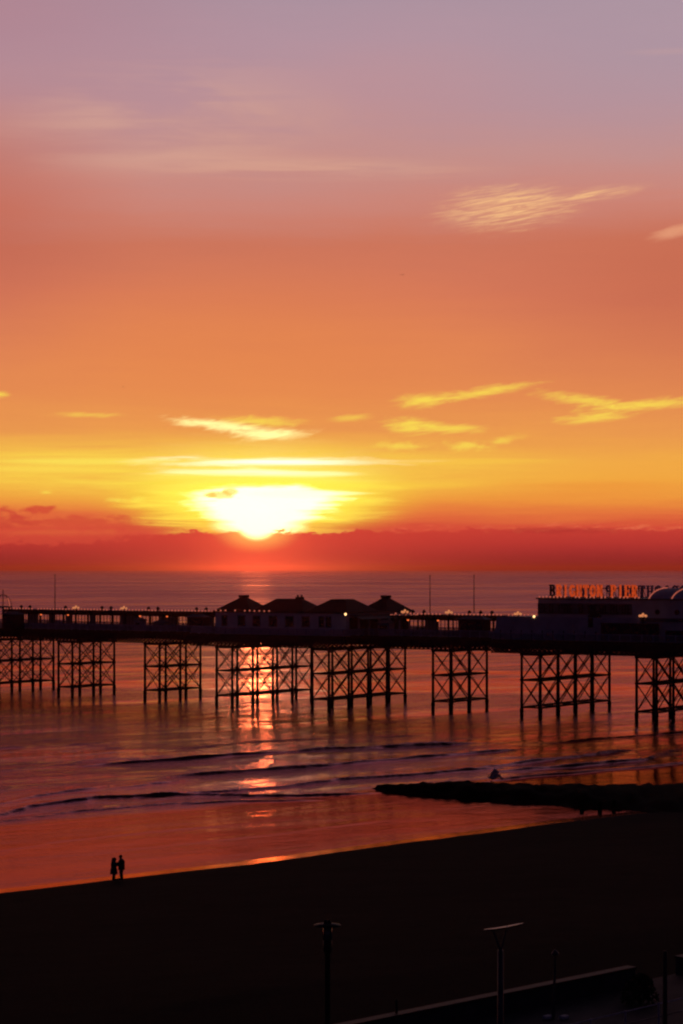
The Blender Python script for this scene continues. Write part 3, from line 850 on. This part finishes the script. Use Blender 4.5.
# ---- BRIGHTON PIER roof signs
def strokes(ch):
    """bold slab letters in a 0..1 x 0..1 box; list of (polyline, width)"""
    sw, th = .17, .10
    arc_ = lambda cx, cy, rx, ry, a0, a1, n=8: [(cx+rx*math.cos(math.radians(a0+(a1-a0)*i/n)), cy+ry*math.sin(math.radians(a0+(a1-a0)*i/n))) for i in range(n+1)]
    ser = lambda x, y, w=.4: [((x-w/2, y), (x+w/2, y)), th]
    top, bot = 1-th/2, th/2
    if ch == 'I': return [([(.5,0),(.5,1)], sw), ser(.5,top,.6), ser(.5,bot,.6)]
    if ch == 'T': return [([(.5,0),(.5,1)], sw), ([(.05,top),(.95,top)], th*1.2), ser(.5,bot,.5), ([(.1,.72),(.1,1)], th), ([(.9,.72),(.9,1)], th)]
    if ch == 'H': return [([(.22,0),(.22,1)], sw), ([(.78,0),(.78,1)], sw), ([(.22,.5),(.78,.5)], th*1.5), ser(.22,top), ser(.22,bot), ser(.78,top), ser(.78,bot)]
    if ch == 'N': return [([(.2,0),(.2,1)], .16), ([(.82,0),(.82,1)], .16), ([(.2,.98),(.82,.05)], sw), ser(.2,top), ser(.2,bot), ser(.82,top,.34)]
    if ch == 'E': return [([(.25,0),(.25,1)], sw), ([(.05,top),(.9,top)], th), ([(.05,bot),(.92,bot)], th), ([(.25,.5),(.7,.5)], th), ([(.88,.75),(.88,1)], th), ([(.9,0),(.9,.27)], th), ([(.7,.38),(.7,.62)], th)]
    if ch == 'O': return [(arc_(.5,.5,.36,.42,0,360,16), .2)]
    if ch == 'G': return [(arc_(.5,.5,.36,.42,40,350,14), .2), ([(.82,0.08),(.82,.45)], .18), ([(.55,.45),(.98,.45)], th)]
    if ch in 'PRB':
        r = [([(.25,0),(.25,1)], sw), ser(.22,top), ser(.22,bot,.42), ([(.25,top),(.55,top)], th), ([(.25,.5),(.55,.5)], th), (arc_(.55,.72,.27,.215,-90,90), .18)]
        if ch == 'R': r += [([(.5,.5),(.82,.04)], .2), ser(.85,bot,.3)]
        if ch == 'B': r += [(arc_(.55,.28,.32,.215,-90,90), .18), ([(.25,bot),(.55,bot)], th)]
        return r
    return []
def roof_sign(loc, text, pitch, hgt, flip, m_first, m_rest, label):
    o = thing('roof_sign', loc, PR, label, 'sign')
    fr = MB(); n = len(text); L = n*pitch
    fr.bar((0,.3,.12),(L,.3,.12),.12); fr.bar((0,.3,hgt*.8),(L,.3,hgt*.8),.10)
    x = .3
    while x < L: fr.bar((x,.3,-.1),(x,.3,hgt),.09); fr.bar((x,.35,hgt*.8),(x,1.6,-.15),.08); x += 2.2
    fr.build('frame', 'dark_paint', o)
    for i, ch in enumerate(text):
        if ch == ' ': continue
        mb = MB(); w = pitch*(.56 if ch == 'I' else .86)
        j = 0
        for pts, wd in strokes(ch):
            P3 = []
            for (a, b) in pts:
                a2 = 1-a if flip else a
                P3.append((a2*w, 0, b*hgt))
            wd *= (w+hgt)*.5*1.05
            for p, q in zip(P3[:-1], P3[1:]):
                j += 1
                p = Vector(p); q = Vector(q); d = (q-p).normalized()
                if len(P3) > 2: p = p-d*wd*.2; q = q+d*wd*.2
                nrm = Vector((-d.z, 0, d.x))*wd/2
                yo = -.13+.0023*j
                mb.poly([p+nrm+Vector((0,yo,0)), p-nrm+Vector((0,yo,0)), q-nrm+Vector((0,yo,0)), q+nrm+Vector((0,yo,0))], (0,.26,0))
        idx = (n-1-i) if flip else i
        lo = mb.build('letter', m_first if (i == 0) else m_rest, o)
        lo.location = (idx*pitch + (pitch*.2 if ch == 'I' else .04), 0, .15)
        if i == 0 and not flip: lo['label'] = 'unlit dark letter B'
    return o
yS = 3.0
xs0, xs1 = xloc(549, yS), xloc(638, yS)
roof_sign(pw(xs0, yS, 19.4), 'BRIGHTON PIER', (xs1-xs0)/13, 1.95, False, 'dark_paint', 'letter_lit', 'big roof sign of glowing orange letters reading BRIGHTON PIER on the hall')
yS2 = 17.5
xq = xloc(642, yS2)-7.5*1.5
roof_sign(pw(xq, yS2, 19.15), 'BRIGHTON PIER', 1.5, 2.0, True, 'canvas', 'canvas', 'unlit roof sign seen from behind with its letters reversed, right of the glowing sign')

# ------------------------------------------------------------------ GROYNE
def build_groyne():
    ridge = [(372,788,.05,.8,.8),(383,785.5,.5,2.2,1.6),(405,783.5,.8,3.5,2.0),(450,781.5,1.15,6,3.2),(500,783,1.2,9,4.5),(545,784,1.2,11,6.0),(585,784.5,1.25,14,7),(630,784.5,1.3,19,8),(683,784,1.4,23,8),(760,783,1.5,25,9),(900,782,1.6,25,9)]
    bm = bmesh.new(); prev = None; segs = 10
    pts = []
    for (x,y,z,wn,wf) in ridge: pts.append((gnd(x,y,z), wn, wf))
    dense = []
    for (p,a,b),(q,c,d) in zip(pts[:-1], pts[1:]):
        n = max(2, int((q-p).length/.5))
        for i in range(n): f = i/n; dense.append((p.lerp(q,f), a+(c-a)*f, b+(d-b)*f))
    for k, (p, wn, wf) in enumerate(dense):
        row = []
        M = 22
        for j in range(M+1):
            f = -1+2*j/M           # -1 near, +1 far
            off = f*(wn if f < 0 else wf*.25)
            prof_ = (1-abs(f)**(2.2 if f < 0 else 1.5))
            edge_n = .35*mnoise.noise(Vector((p.x*.5, j*.3, 2)))*(1 if f < -.3 else 0)
            z = -.25 + (p.z+.25)*max(0, prof_ + edge_n)**1.25
            x = p.x; y = p.y+off
            z += (.30*mnoise.noise(Vector((x*1.1,y*1.1,0))) + .16*mnoise.noise(Vector((x*2.6,y*2.6,5))))*min(1, prof_*2)*(1 if f > -.98 else 0) - (0)
            row.append(bm.verts.new((x, y, z)))
        if prev:
            for j in range(M): bm.faces.new((prev[j], row[j], row[j+1], prev[j+1]))
        prev = row
    me = bpy.data.meshes.new('groyne'); bm.to_mesh(me); bm.free()
    for p in me.polygons: p.use_smooth = True
    me.materials.append(MATS['weed_rock'])
    o = bpy.data.objects.new('groyne', me); COL.objects.link(o)
    tag(o, 'dark weed covered groyne running from the beach at right into the shallows', 'groyne')
    if True:
        first = None
        for px, py, h, lb in ((582,809,.9,'left dark timber stump beside the groyne'),(600,811,.7,'middle dark timber stump beside the groyne'),(614,809,1.0,'right dark timber stump beside the groyne')):
            g_ = gnd(px, py, 0)
            if first is None:
                first = MB().lathe([(.24,-.5),(.22,.4),(.19,h),(.08,h+.04)], n=8).build('timber_stump', 'weed_rock'); f_ = first
            else: f_ = first.copy(); COL.objects.link(f_)
            f_.location = g_; tag(f_, lb, 'stump', 'timber stumps by the groyne')
build_groyne()
# splash of foam against the groyne
bm = bmesh.new()
g0 = gnd(495, 779, .2)
for i in range(160):
    a = random.uniform(0, 6.28); r = abs(random.gauss(0, .42)); h = random.uniform(0, 1)*max(.1, 1.15-r)
    bmesh.ops.create_icosphere(bm, subdivisions=1, radius=random.uniform(.05,.15), matrix=Matrix.Translation((r*math.cos(a)*1.2, r*math.sin(a)*.5, h)))
me = bpy.data.meshes.new('foam_splash'); bm.to_mesh(me); bm.free()
mat('foam', (.5,.45,.5), .8); me.materials.append(MATS['foam'])
o = bpy.data.objects.new('foam_splash', me); COL.objects.link(o); o.location = g0
tag(o, 'pale burst of spray breaking against the far side of the groyne', 'spray', None, 'stuff')

# ------------------------------------------------------------------ PEOPLE
def skinned(name, verts, edges, m, sub=2):
    me = bpy.data.meshes.new(name); me.from_pydata([v[:3] for v in verts], edges, [])
    o = bpy.data.objects.new(name, me); COL.objects.link(o)
    sk = o.modifiers.new('s', 'SKIN'); sk.use_smooth_shade = True
    for i, v in enumerate(verts): me.skin_vertices[0].data[i].radius = (v[3], v[4] if len(v) > 4 else v[3])
    me.skin_vertices[0].data[0].use_root = True
    sb = o.modifiers.new('b', 'SUBSURF'); sb.levels = sub; sb.render_levels = sub
    dg = bpy.context.evaluated_depsgraph_get(); nm = bpy.data.meshes.new_from_object(o.evaluated_get(dg))
    nm.materials.clear(); nm.materials.append(MATS[m])
    for p in nm.polygons: p.use_smooth = True
    o.modifiers.clear(); o.data = nm; bpy.data.meshes.remove(me)
    return o
def loft(rings, n=16):
    """rings: (cx,cy,z,rx,ry)"""
    mb = MB(); prev = None
    for cx, cy, z, rx, ry in rings:
        r = [mb.bm.verts.new((cx+rx*math.cos(2*math.pi*i/n), cy+ry*math.sin(2*math.pi*i/n), z)) for i in range(n)]
        if prev:
            for i in range(n): mb.bm.faces.new((prev[i], prev[(i+1)%n], r[(i+1)%n], r[i]))
        else: mb.bm.faces.new(r[::-1])
        prev = r
    mb.bm.faces.new(prev); return mb
def person(loc, face, h, label, woman):
    # faces along +x before rotation
    k = h/1.80
    root = thing('person', loc, face, label, 'person', None); root.scale = (1.45, 1.25, 1.0)
    sw = .19 if not woman else .17
    V = [(0,0,.95,.13,.15), (0,0,1.12,.115,.14), (.01,0,1.32,.13,.17), (.01,0,1.46,.10,.13), (.03,0,1.54,.058,.058), (.05,0,1.62,.085,.078), (.055,0,1.70,.10,.08), (.05,0,1.765,.07,.065)]
    Ed = [(0,1),(1,2),(2,3),(3,4),(4,5),(5,6),(6,7)]
    for s in (-1,1):
        b = len(V)
        V += [(0,s*.10,.86,.095,.095),(.02,s*.11,.50,.062,.062),(-.01,s*.11,.10,.045,.045),(.10,s*.125,.045,.045,.035),(.18,s*.13,.035,.035,.025)]
        Ed += [(0,b),(b,b+1),(b+1,b+2),(b+2,b+3),(b+3,b+4)]
        b = len(V)
        V += [(0,s*sw,1.42,.062,.062),(.10,s*(sw+.05),1.20,.048,.048),(.27,s*(sw-.02),1.18,.035,.035),(.34,s*(sw-.05),1.19,.04,.022)]
        Ed += [(3,b),(b,b+1),(b+1,b+2),(b+2,b+3)]
    body = skinned('body', [(x*k,y*k,z*k,a*k,c*k) for x,y,z,a,c in V], Ed, 'skin', 1)
    # fingers, nose and ears joined into the same continuous mesh
    mb = MB()
    for s in (-1,1):
        for f, ln in enumerate((.075,.085,.08,.065)):
            y0 = s*(sw-.05)+ (f-1.5)*.02
            mb.bar((.35,y0,1.192),(.35+ln*.55,y0,1.185),.017,n=6); mb.bar((.35+ln*.5,y0,1.187),(.35+ln,y0,1.16),.015,n=6)
        mb.bar((.31,s*(sw-.03)-s*.03,1.20),(.36,s*(sw-.12),1.22),.02,n=6)
    mb.bar((.13,0,1.69),(.165,0,1.66),.025,n=6)
    for s in (-1,1): mb.ball((.05,s*.085,1.68), .022, 6); mb.ball((.125,s*.03,1.70), .012, 6)
    mb.bar((.13,-.025,1.625),(.13,.025,1.625),.012)
    mb.bm.verts.ensure_lookup_table()
    for v in mb.bm.verts: v.co *= k
    ex = MB(); ex.bm.free(); ex.bm = mb.bm
    bm = bmesh.new(); bm.from_mesh(body.data)
    tmp = bpy.data.meshes.new('t'); mb.bm.to_mesh(tmp); bm.from_mesh(tmp); bm.to_mesh(body.data); bm.free(); bpy.data.meshes.remove(tmp)
    body.parent = root
    # coat
    if woman:
        c = loft([(0,0,.50,.21,.24),(0,0,.66,.20,.23),(0,0,.85,.185,.21),(0,0,1.02,.155,.185),(0,0,1.2,.165,.205),(0,0,1.36,.165,.225),(0,0,1.46,.12,.17),(.02,0,1.53,.08,.08)])
    else:
        c = loft([(0,0,.74,.17,.21),(0,0,.95,.165,.20),(0,0,1.15,.165,.205),(0,0,1.34,.17,.235),(0,0,1.45,.12,.18),(.02,0,1.53,.075,.08)])
    for s in (-1,1):
        c.bar((0,s*sw,1.43),(.10,s*(sw+.05),1.20),.16,n=8,w2=.13); c.bar((.08,s*(sw+.05),1.21),(.28,s*(sw-.02),1.18),.14,n=8,w2=.11)
    for v in c.bm.verts: v.co *= k
    c.build('coat', 'coat_blue' if woman else 'coat', root, True)
    t = MB()
    for s in (-1,1):
        t.bar((0,s*.10,.92),(.02,s*.11,.50),.25,n=8,w2=.19); t.bar((.02,s*.11,.52),(-.01,s*.11,.10),.19,n=8,w2=.165)
        t.box(-.09,.20,s*.12-.055,s*.12+.055,0,.10)
    for v in t.bm.verts: v.co *= k
    t.build('trousers', 'trousers', root, True)
    if woman:
        hd = loft([(-.0,0,1.47,.13,.14),(.02,0,1.56,.125,.13),(.03,0,1.66,.135,.125),(.03,0,1.75,.12,.11),(.03,0,1.81,.06,.06)])
        for v in hd.bm.verts: v.co *= k; v.co.x -= .02
        hd.build('hood', 'coat_blue', root, True)
    else:
        hd = loft([(.005,0,1.64,.06,.080),(.03,0,1.72,.085,.088),(.04,0,1.79,.068,.07),(.045,0,1.82,.03,.035)])
        for v in hd.bm.verts: v.co *= k
        hd.build('hair', 'hair', root, True)
    return root
def beach_point(px, py):
    p = gnd(px, py, .25)
    for _ in range(4):
        z = beach_z(sdist(p.x, p.y)); p = gnd(px, py, z)
    return p
pm = beach_point(121.5, 879.5); pf = beach_point(113.8, 880)
person(pm + Vector((0,0,-.02)), math.radians(188), 1.88, 'taller person in a short dark jacket standing at the water edge, hands held out', False)
person(pf + Vector((0,0,-.02)), math.radians(2), 1.72, 'shorter person in a hooded knee length coat at the water edge', True)

# ------------------------------------------------------------------ PROMENADE AND FOREGROUND
def pr_pt(x, y, z): return Vector((x, y, z))
WDIR = Vector((.717,.697,0)).normalized(); WN = Vector((WDIR.y,-WDIR.x,0))
W0 = Vector((0,92.4,0))
WR = math.atan2(WDIR.y, WDIR.x)
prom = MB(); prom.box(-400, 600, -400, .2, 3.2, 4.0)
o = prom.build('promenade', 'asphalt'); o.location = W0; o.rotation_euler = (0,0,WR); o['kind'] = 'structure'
def sea_wall(x0, x1, label):
    o = thing('sea_wall', W0 + WDIR*x0 + Vector((0,0,4.0)), WR, label, 'wall', 'low promenade walls')
    L = x1-x0
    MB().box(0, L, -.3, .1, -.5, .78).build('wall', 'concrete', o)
    c = MB(); x = 0
    while x < L-.1:
        e = min(L, x+1.8); c.box(x+.01, e-.01, -.38, .18, .78, .90); x += 1.8
    c.build('coping', 'coping', o)
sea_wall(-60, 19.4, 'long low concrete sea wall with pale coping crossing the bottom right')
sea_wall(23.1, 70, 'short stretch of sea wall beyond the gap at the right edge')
# small post on the wall
sp_ = thing('post', W0 + WDIR*3.3 + Vector((0,0,4.9)), WR, 'short dark post standing on the sea wall right of the lantern', 'post')
MB().lathe([(.06,0),(.05,.45),(.08,.47),(.08,.52)], n=8).build('shaft', 'black_iron', sp_)
MB().ball((0,0,.56), .06, 8).build('cap', 'black_iron', sp_)

# railing
R0 = Vector((9.8,92.0,4.0)); RDr = Vector((.70,.714,0)); RR = math.atan2(RDr.y, RDr.x)
rl = thing('railing', R0, RR, 'thin metal railing with two horizontal rails in the bottom right corner', 'railing')
MB().bar((-30,0,1.0),(40,0,1.0),.05,n=8).build('top_rail', 'rail_paint', rl)
MB().bar((-30,0,.45),(40,0,.45),.05,n=8).build('lower_rail', 'steel', rl)
pr = None
for i in range(-12, 17):
    if pr is None: pr = MB().bar((0,0,0),(0,0,1.05),.07,n=8).build('rail_post', 'rail_paint', rl); pr.location = (i*2.4+1.0,0,0)
    else: c = pr.copy(); COL.objects.link(c); c.location = (i*2.4+1.0,0,0)
# slim pole in front of the railing
q = gnd(665, 1060, 4.0)
sp2 = thing('signpost', q, 0, 'plain dark pole rising through the railing at the far right', 'pole')
MB().lathe([(.11,0),(.10,1.0),(.085,4.4),(.05,4.45)], n=10).build('shaft', 'dark_paint', sp2)
MB().lathe([(.16,0),(.16,.12),(.11,.2)], n=10).build('base', 'rail_paint', sp2)

# shrub between wall and railing
sh = thing('shrub', gnd(640, 1004, 4.0), 0, 'dark rounded shrub between the sea wall gap and the railing', 'shrub')
MB().lathe([(.1,0),(.06,.5)], n=6).build('stem', 'black_iron', sh)
mb = MB()
for i in range(900):
    z = random.uniform(.05,1.35); rmax = .95*math.sqrt(max(.02, 1-(z/1.4)**1.8)); r = rmax*math.sqrt(random.random()); a = random.uniform(0,6.28)
    c = Vector((r*math.cos(a), r*math.sin(a), z)); d1 = Vector((random.gauss(0,1),random.gauss(0,1),random.gauss(0,1))).normalized()*.10
    d2 = d1.cross(Vector((random.random(),random.random(),random.random()))).normalized()*.05
    mb.bm.faces.new([mb.bm.verts.new(c-d1), mb.bm.verts.new(c+d2), mb.bm.verts.new(c+d1), mb.bm.verts.new(c-d2)])
mb.build('foliage', 'shrub_leaf', sh)

# post with two pale blocks at its foot
tp = thing('bollard_post', gnd(554.5, 1019, 4.0), 0, 'slim leaning pale post with a small cap standing on the promenade', 'post')
MB().bar((-.05,0,0),(.03,0,2.85),.14,n=10,w2=.09).build('shaft', 'steel', tp)
MB().lathe([(.05,2.8),(.17,2.86),(.17,2.93),(.08,3.05),(.02,3.1)], (.03,0,0), 10).build('cap', 'steel', tp)
b0 = None
for px, lb in ((547.5,'pale low block left of the leaning post foot'),(564,'pale low block right of the leaning post foot')):
    p = gnd(px, 1019, 4.0)
    if b0 is None:
        b0 = thing('kerb_block', p, WR, lb, 'block', 'pale blocks at the post foot')
        k = MB().box(-.2,.2,-.14,.14,0,.16).build('block', 'white_paint', b0)
        bv = k.modifiers.new('bevel','BEVEL'); bv.width = .03
    else: c = copy_tree(b0); c.location = p; c['label'] = lb

# promenade lantern
D1 = 75.0; zt = CZ-(925-HY)*D1/F
la = thing('street_lamp', ((327.5-CX)*D1/F, D1, 4.0), 0, 'black lantern lamp post with a wide brim and two domes on top', 'street lamp')
hz = zt-4.0
MB().lathe([(.2,0),(.2,.6),(.13,.8),(.10,1.5),(.095,hz-1.0),(.15,hz-.85),(.15,hz-.5)], n=12).build('pole', 'black_iron', la, True)
MB().lathe([(.155,hz-.5),(.155,hz-.08)], n=14).build('lantern_glass', 'lamp_glass', la, True)
mb = MB()
for i in range(4):
    a = math.pi/4+i*math.pi/2; mb.bar((.165*math.cos(a),.165*math.sin(a),hz-.52),(.165*math.cos(a),.165*math.sin(a),hz-.06),.03)
mb.build('glazing_frame', 'black_iron', la)
MB().lathe([(.16,hz-.08),(.46,hz-.03),(.46,hz+.01),(.2,hz+.06)], n=24).build('brim', 'black_iron', la, True)
mb = MB(); mb.ball((-.065,0,hz+.13), .06, 12); mb.ball((.065,0,hz+.13), .06, 12); mb.box(-.13,.13,-.05,.05,hz+.04,hz+.10)
mb.build('cap', 'coping', la, True)

# modern mast with a blade luminaire
D2 = 75.0; zt = CZ-(928-HY)*D2/F; hz = zt-4.0
ma = thing('street_lamp', ((500.5-CX)*D2/F, D2, 4.0), 0, 'modern forked lamp mast carrying a thin slanting blade', 'street lamp')
MB().lathe([(.16,0),(.15,.2),(.12,3),(.10,hz-.75)], n=12).build('mast', 'steel', ma, True)
mb = MB(); mb.bar((0,0,hz-.8),(-.20,0,hz-.22),.09,n=8,w2=.05); mb.bar((0,0,hz-.8),(.16,0,hz-.18),.09,n=8,w2=.05)
mb.bar((-.20,0,hz-.22),(-.28,0,hz-.04),.05,n=8); mb.bar((.16,0,hz-.18),(.22,0,hz+.06),.05,n=8); mb.build('fork', 'steel', ma)
mb = MB()
mb.poly([(-.56,-.22,hz-.09),(0,-.26,hz-.03),(.60,-.14,hz+.10),(.78,0,hz+.145),(.60,.14,hz+.10),(0,.26,hz-.03),(-.56,.22,hz-.09)], (0,0,.035)) if False else None
for (xa,za,wa),(xb,zb,wb) in zip([(-.56,-.10,.05),(-.2,-.06,.10),(.2,.0,.12),(.55,.075,.10)], [(-.2,-.06,.10),(.2,.0,.12),(.55,.075,.10),(.78,.12,.04)]):
    z0, z1 = hz+za, hz+zb
    v = [mb.bm.verts.new(p) for p in ((xa,-wa,z0),(xb,-wb,z1),(xb,wb,z1),(xa,wa,z0),(xa,-wa,z0+.05),(xb,-wb,z1+.05),(xb,wb,z1+.05),(xa,wa,z0+.05))]
    for f in ((3,2,1,0),(4,5,6,7),(0,1,5,4),(2,3,7,6)): mb.bm.faces.new([v[i] for i in f])
    if xa < -.5: mb.bm.faces.new((v[0],v[4],v[7],v[3]))
    if xb > .7: mb.bm.faces.new((v[1],v[2],v[6],v[5]))
mb.build('blade', 'blade', ma)

# ------------------------------------------------------------------ GULLS
def gull(loc, rz, s, label):
    g_ = thing('gull', loc, rz, label, 'bird', 'distant gulls in the sky')
    b = loft([(0,0,-.22*s,.01,.01),(0,0,-.1*s,.05*s,.05*s),(0,0,.06*s,.065*s,.06*s),(0,0,.17*s,.035*s,.035*s),(0,0,.22*s,.035*s,.035*s),(0,0,.28*s,.005,.005)], 8)
    for v in b.bm.verts: v.co = Vector((v.co.z, v.co.y, v.co.x))
    b.build('body', 'feather', g_, True)
    for sg in (-1,1):
        w = MB(); w.poly([(.08*s,sg*.03*s,.02*s),(.10*s,sg*.3*s,.14*s),(-.02*s,sg*.66*s,.08*s),(-.05*s,sg*.3*s,.13*s),(-.07*s,sg*.03*s,.02*s)], (0,0,.012))
        w.build('wing', 'feather', g_)
def skyp(px, py, D): return Vector(((px-CX)*D/F, D, CZ-(py-HY)*D/F))
gull(skyp(402,275,350), 1.2, .62, 'small dark gull below the ribbed cirrus near the middle of the sky')
gull(skyp(123,387,400), .7, .5, 'tiny gull in the orange sky at left')

# ------------------------------------------------------------------ HAZE
hb = MB().box(-60000, 60000, -3000, 60000, -5, 84)
hm = bpy.data.materials.new('haze_air'); hm.use_nodes = True; t = hm.node_tree; t.nodes.clear()
pv = t.nodes.new('ShaderNodeVolumePrincipled'); pv.inputs['Color'].default_value = (.95,.26,.30,1)
pv.inputs['Density'].default_value = 4.4e-5; pv.inputs['Anisotropy'].default_value = .968
oo = t.nodes.new('ShaderNodeOutputMaterial'); t.links.new(pv.outputs[0], oo.inputs['Volume'])
hz_ = hb.build('haze', hm); hz_['kind'] = 'stuff'
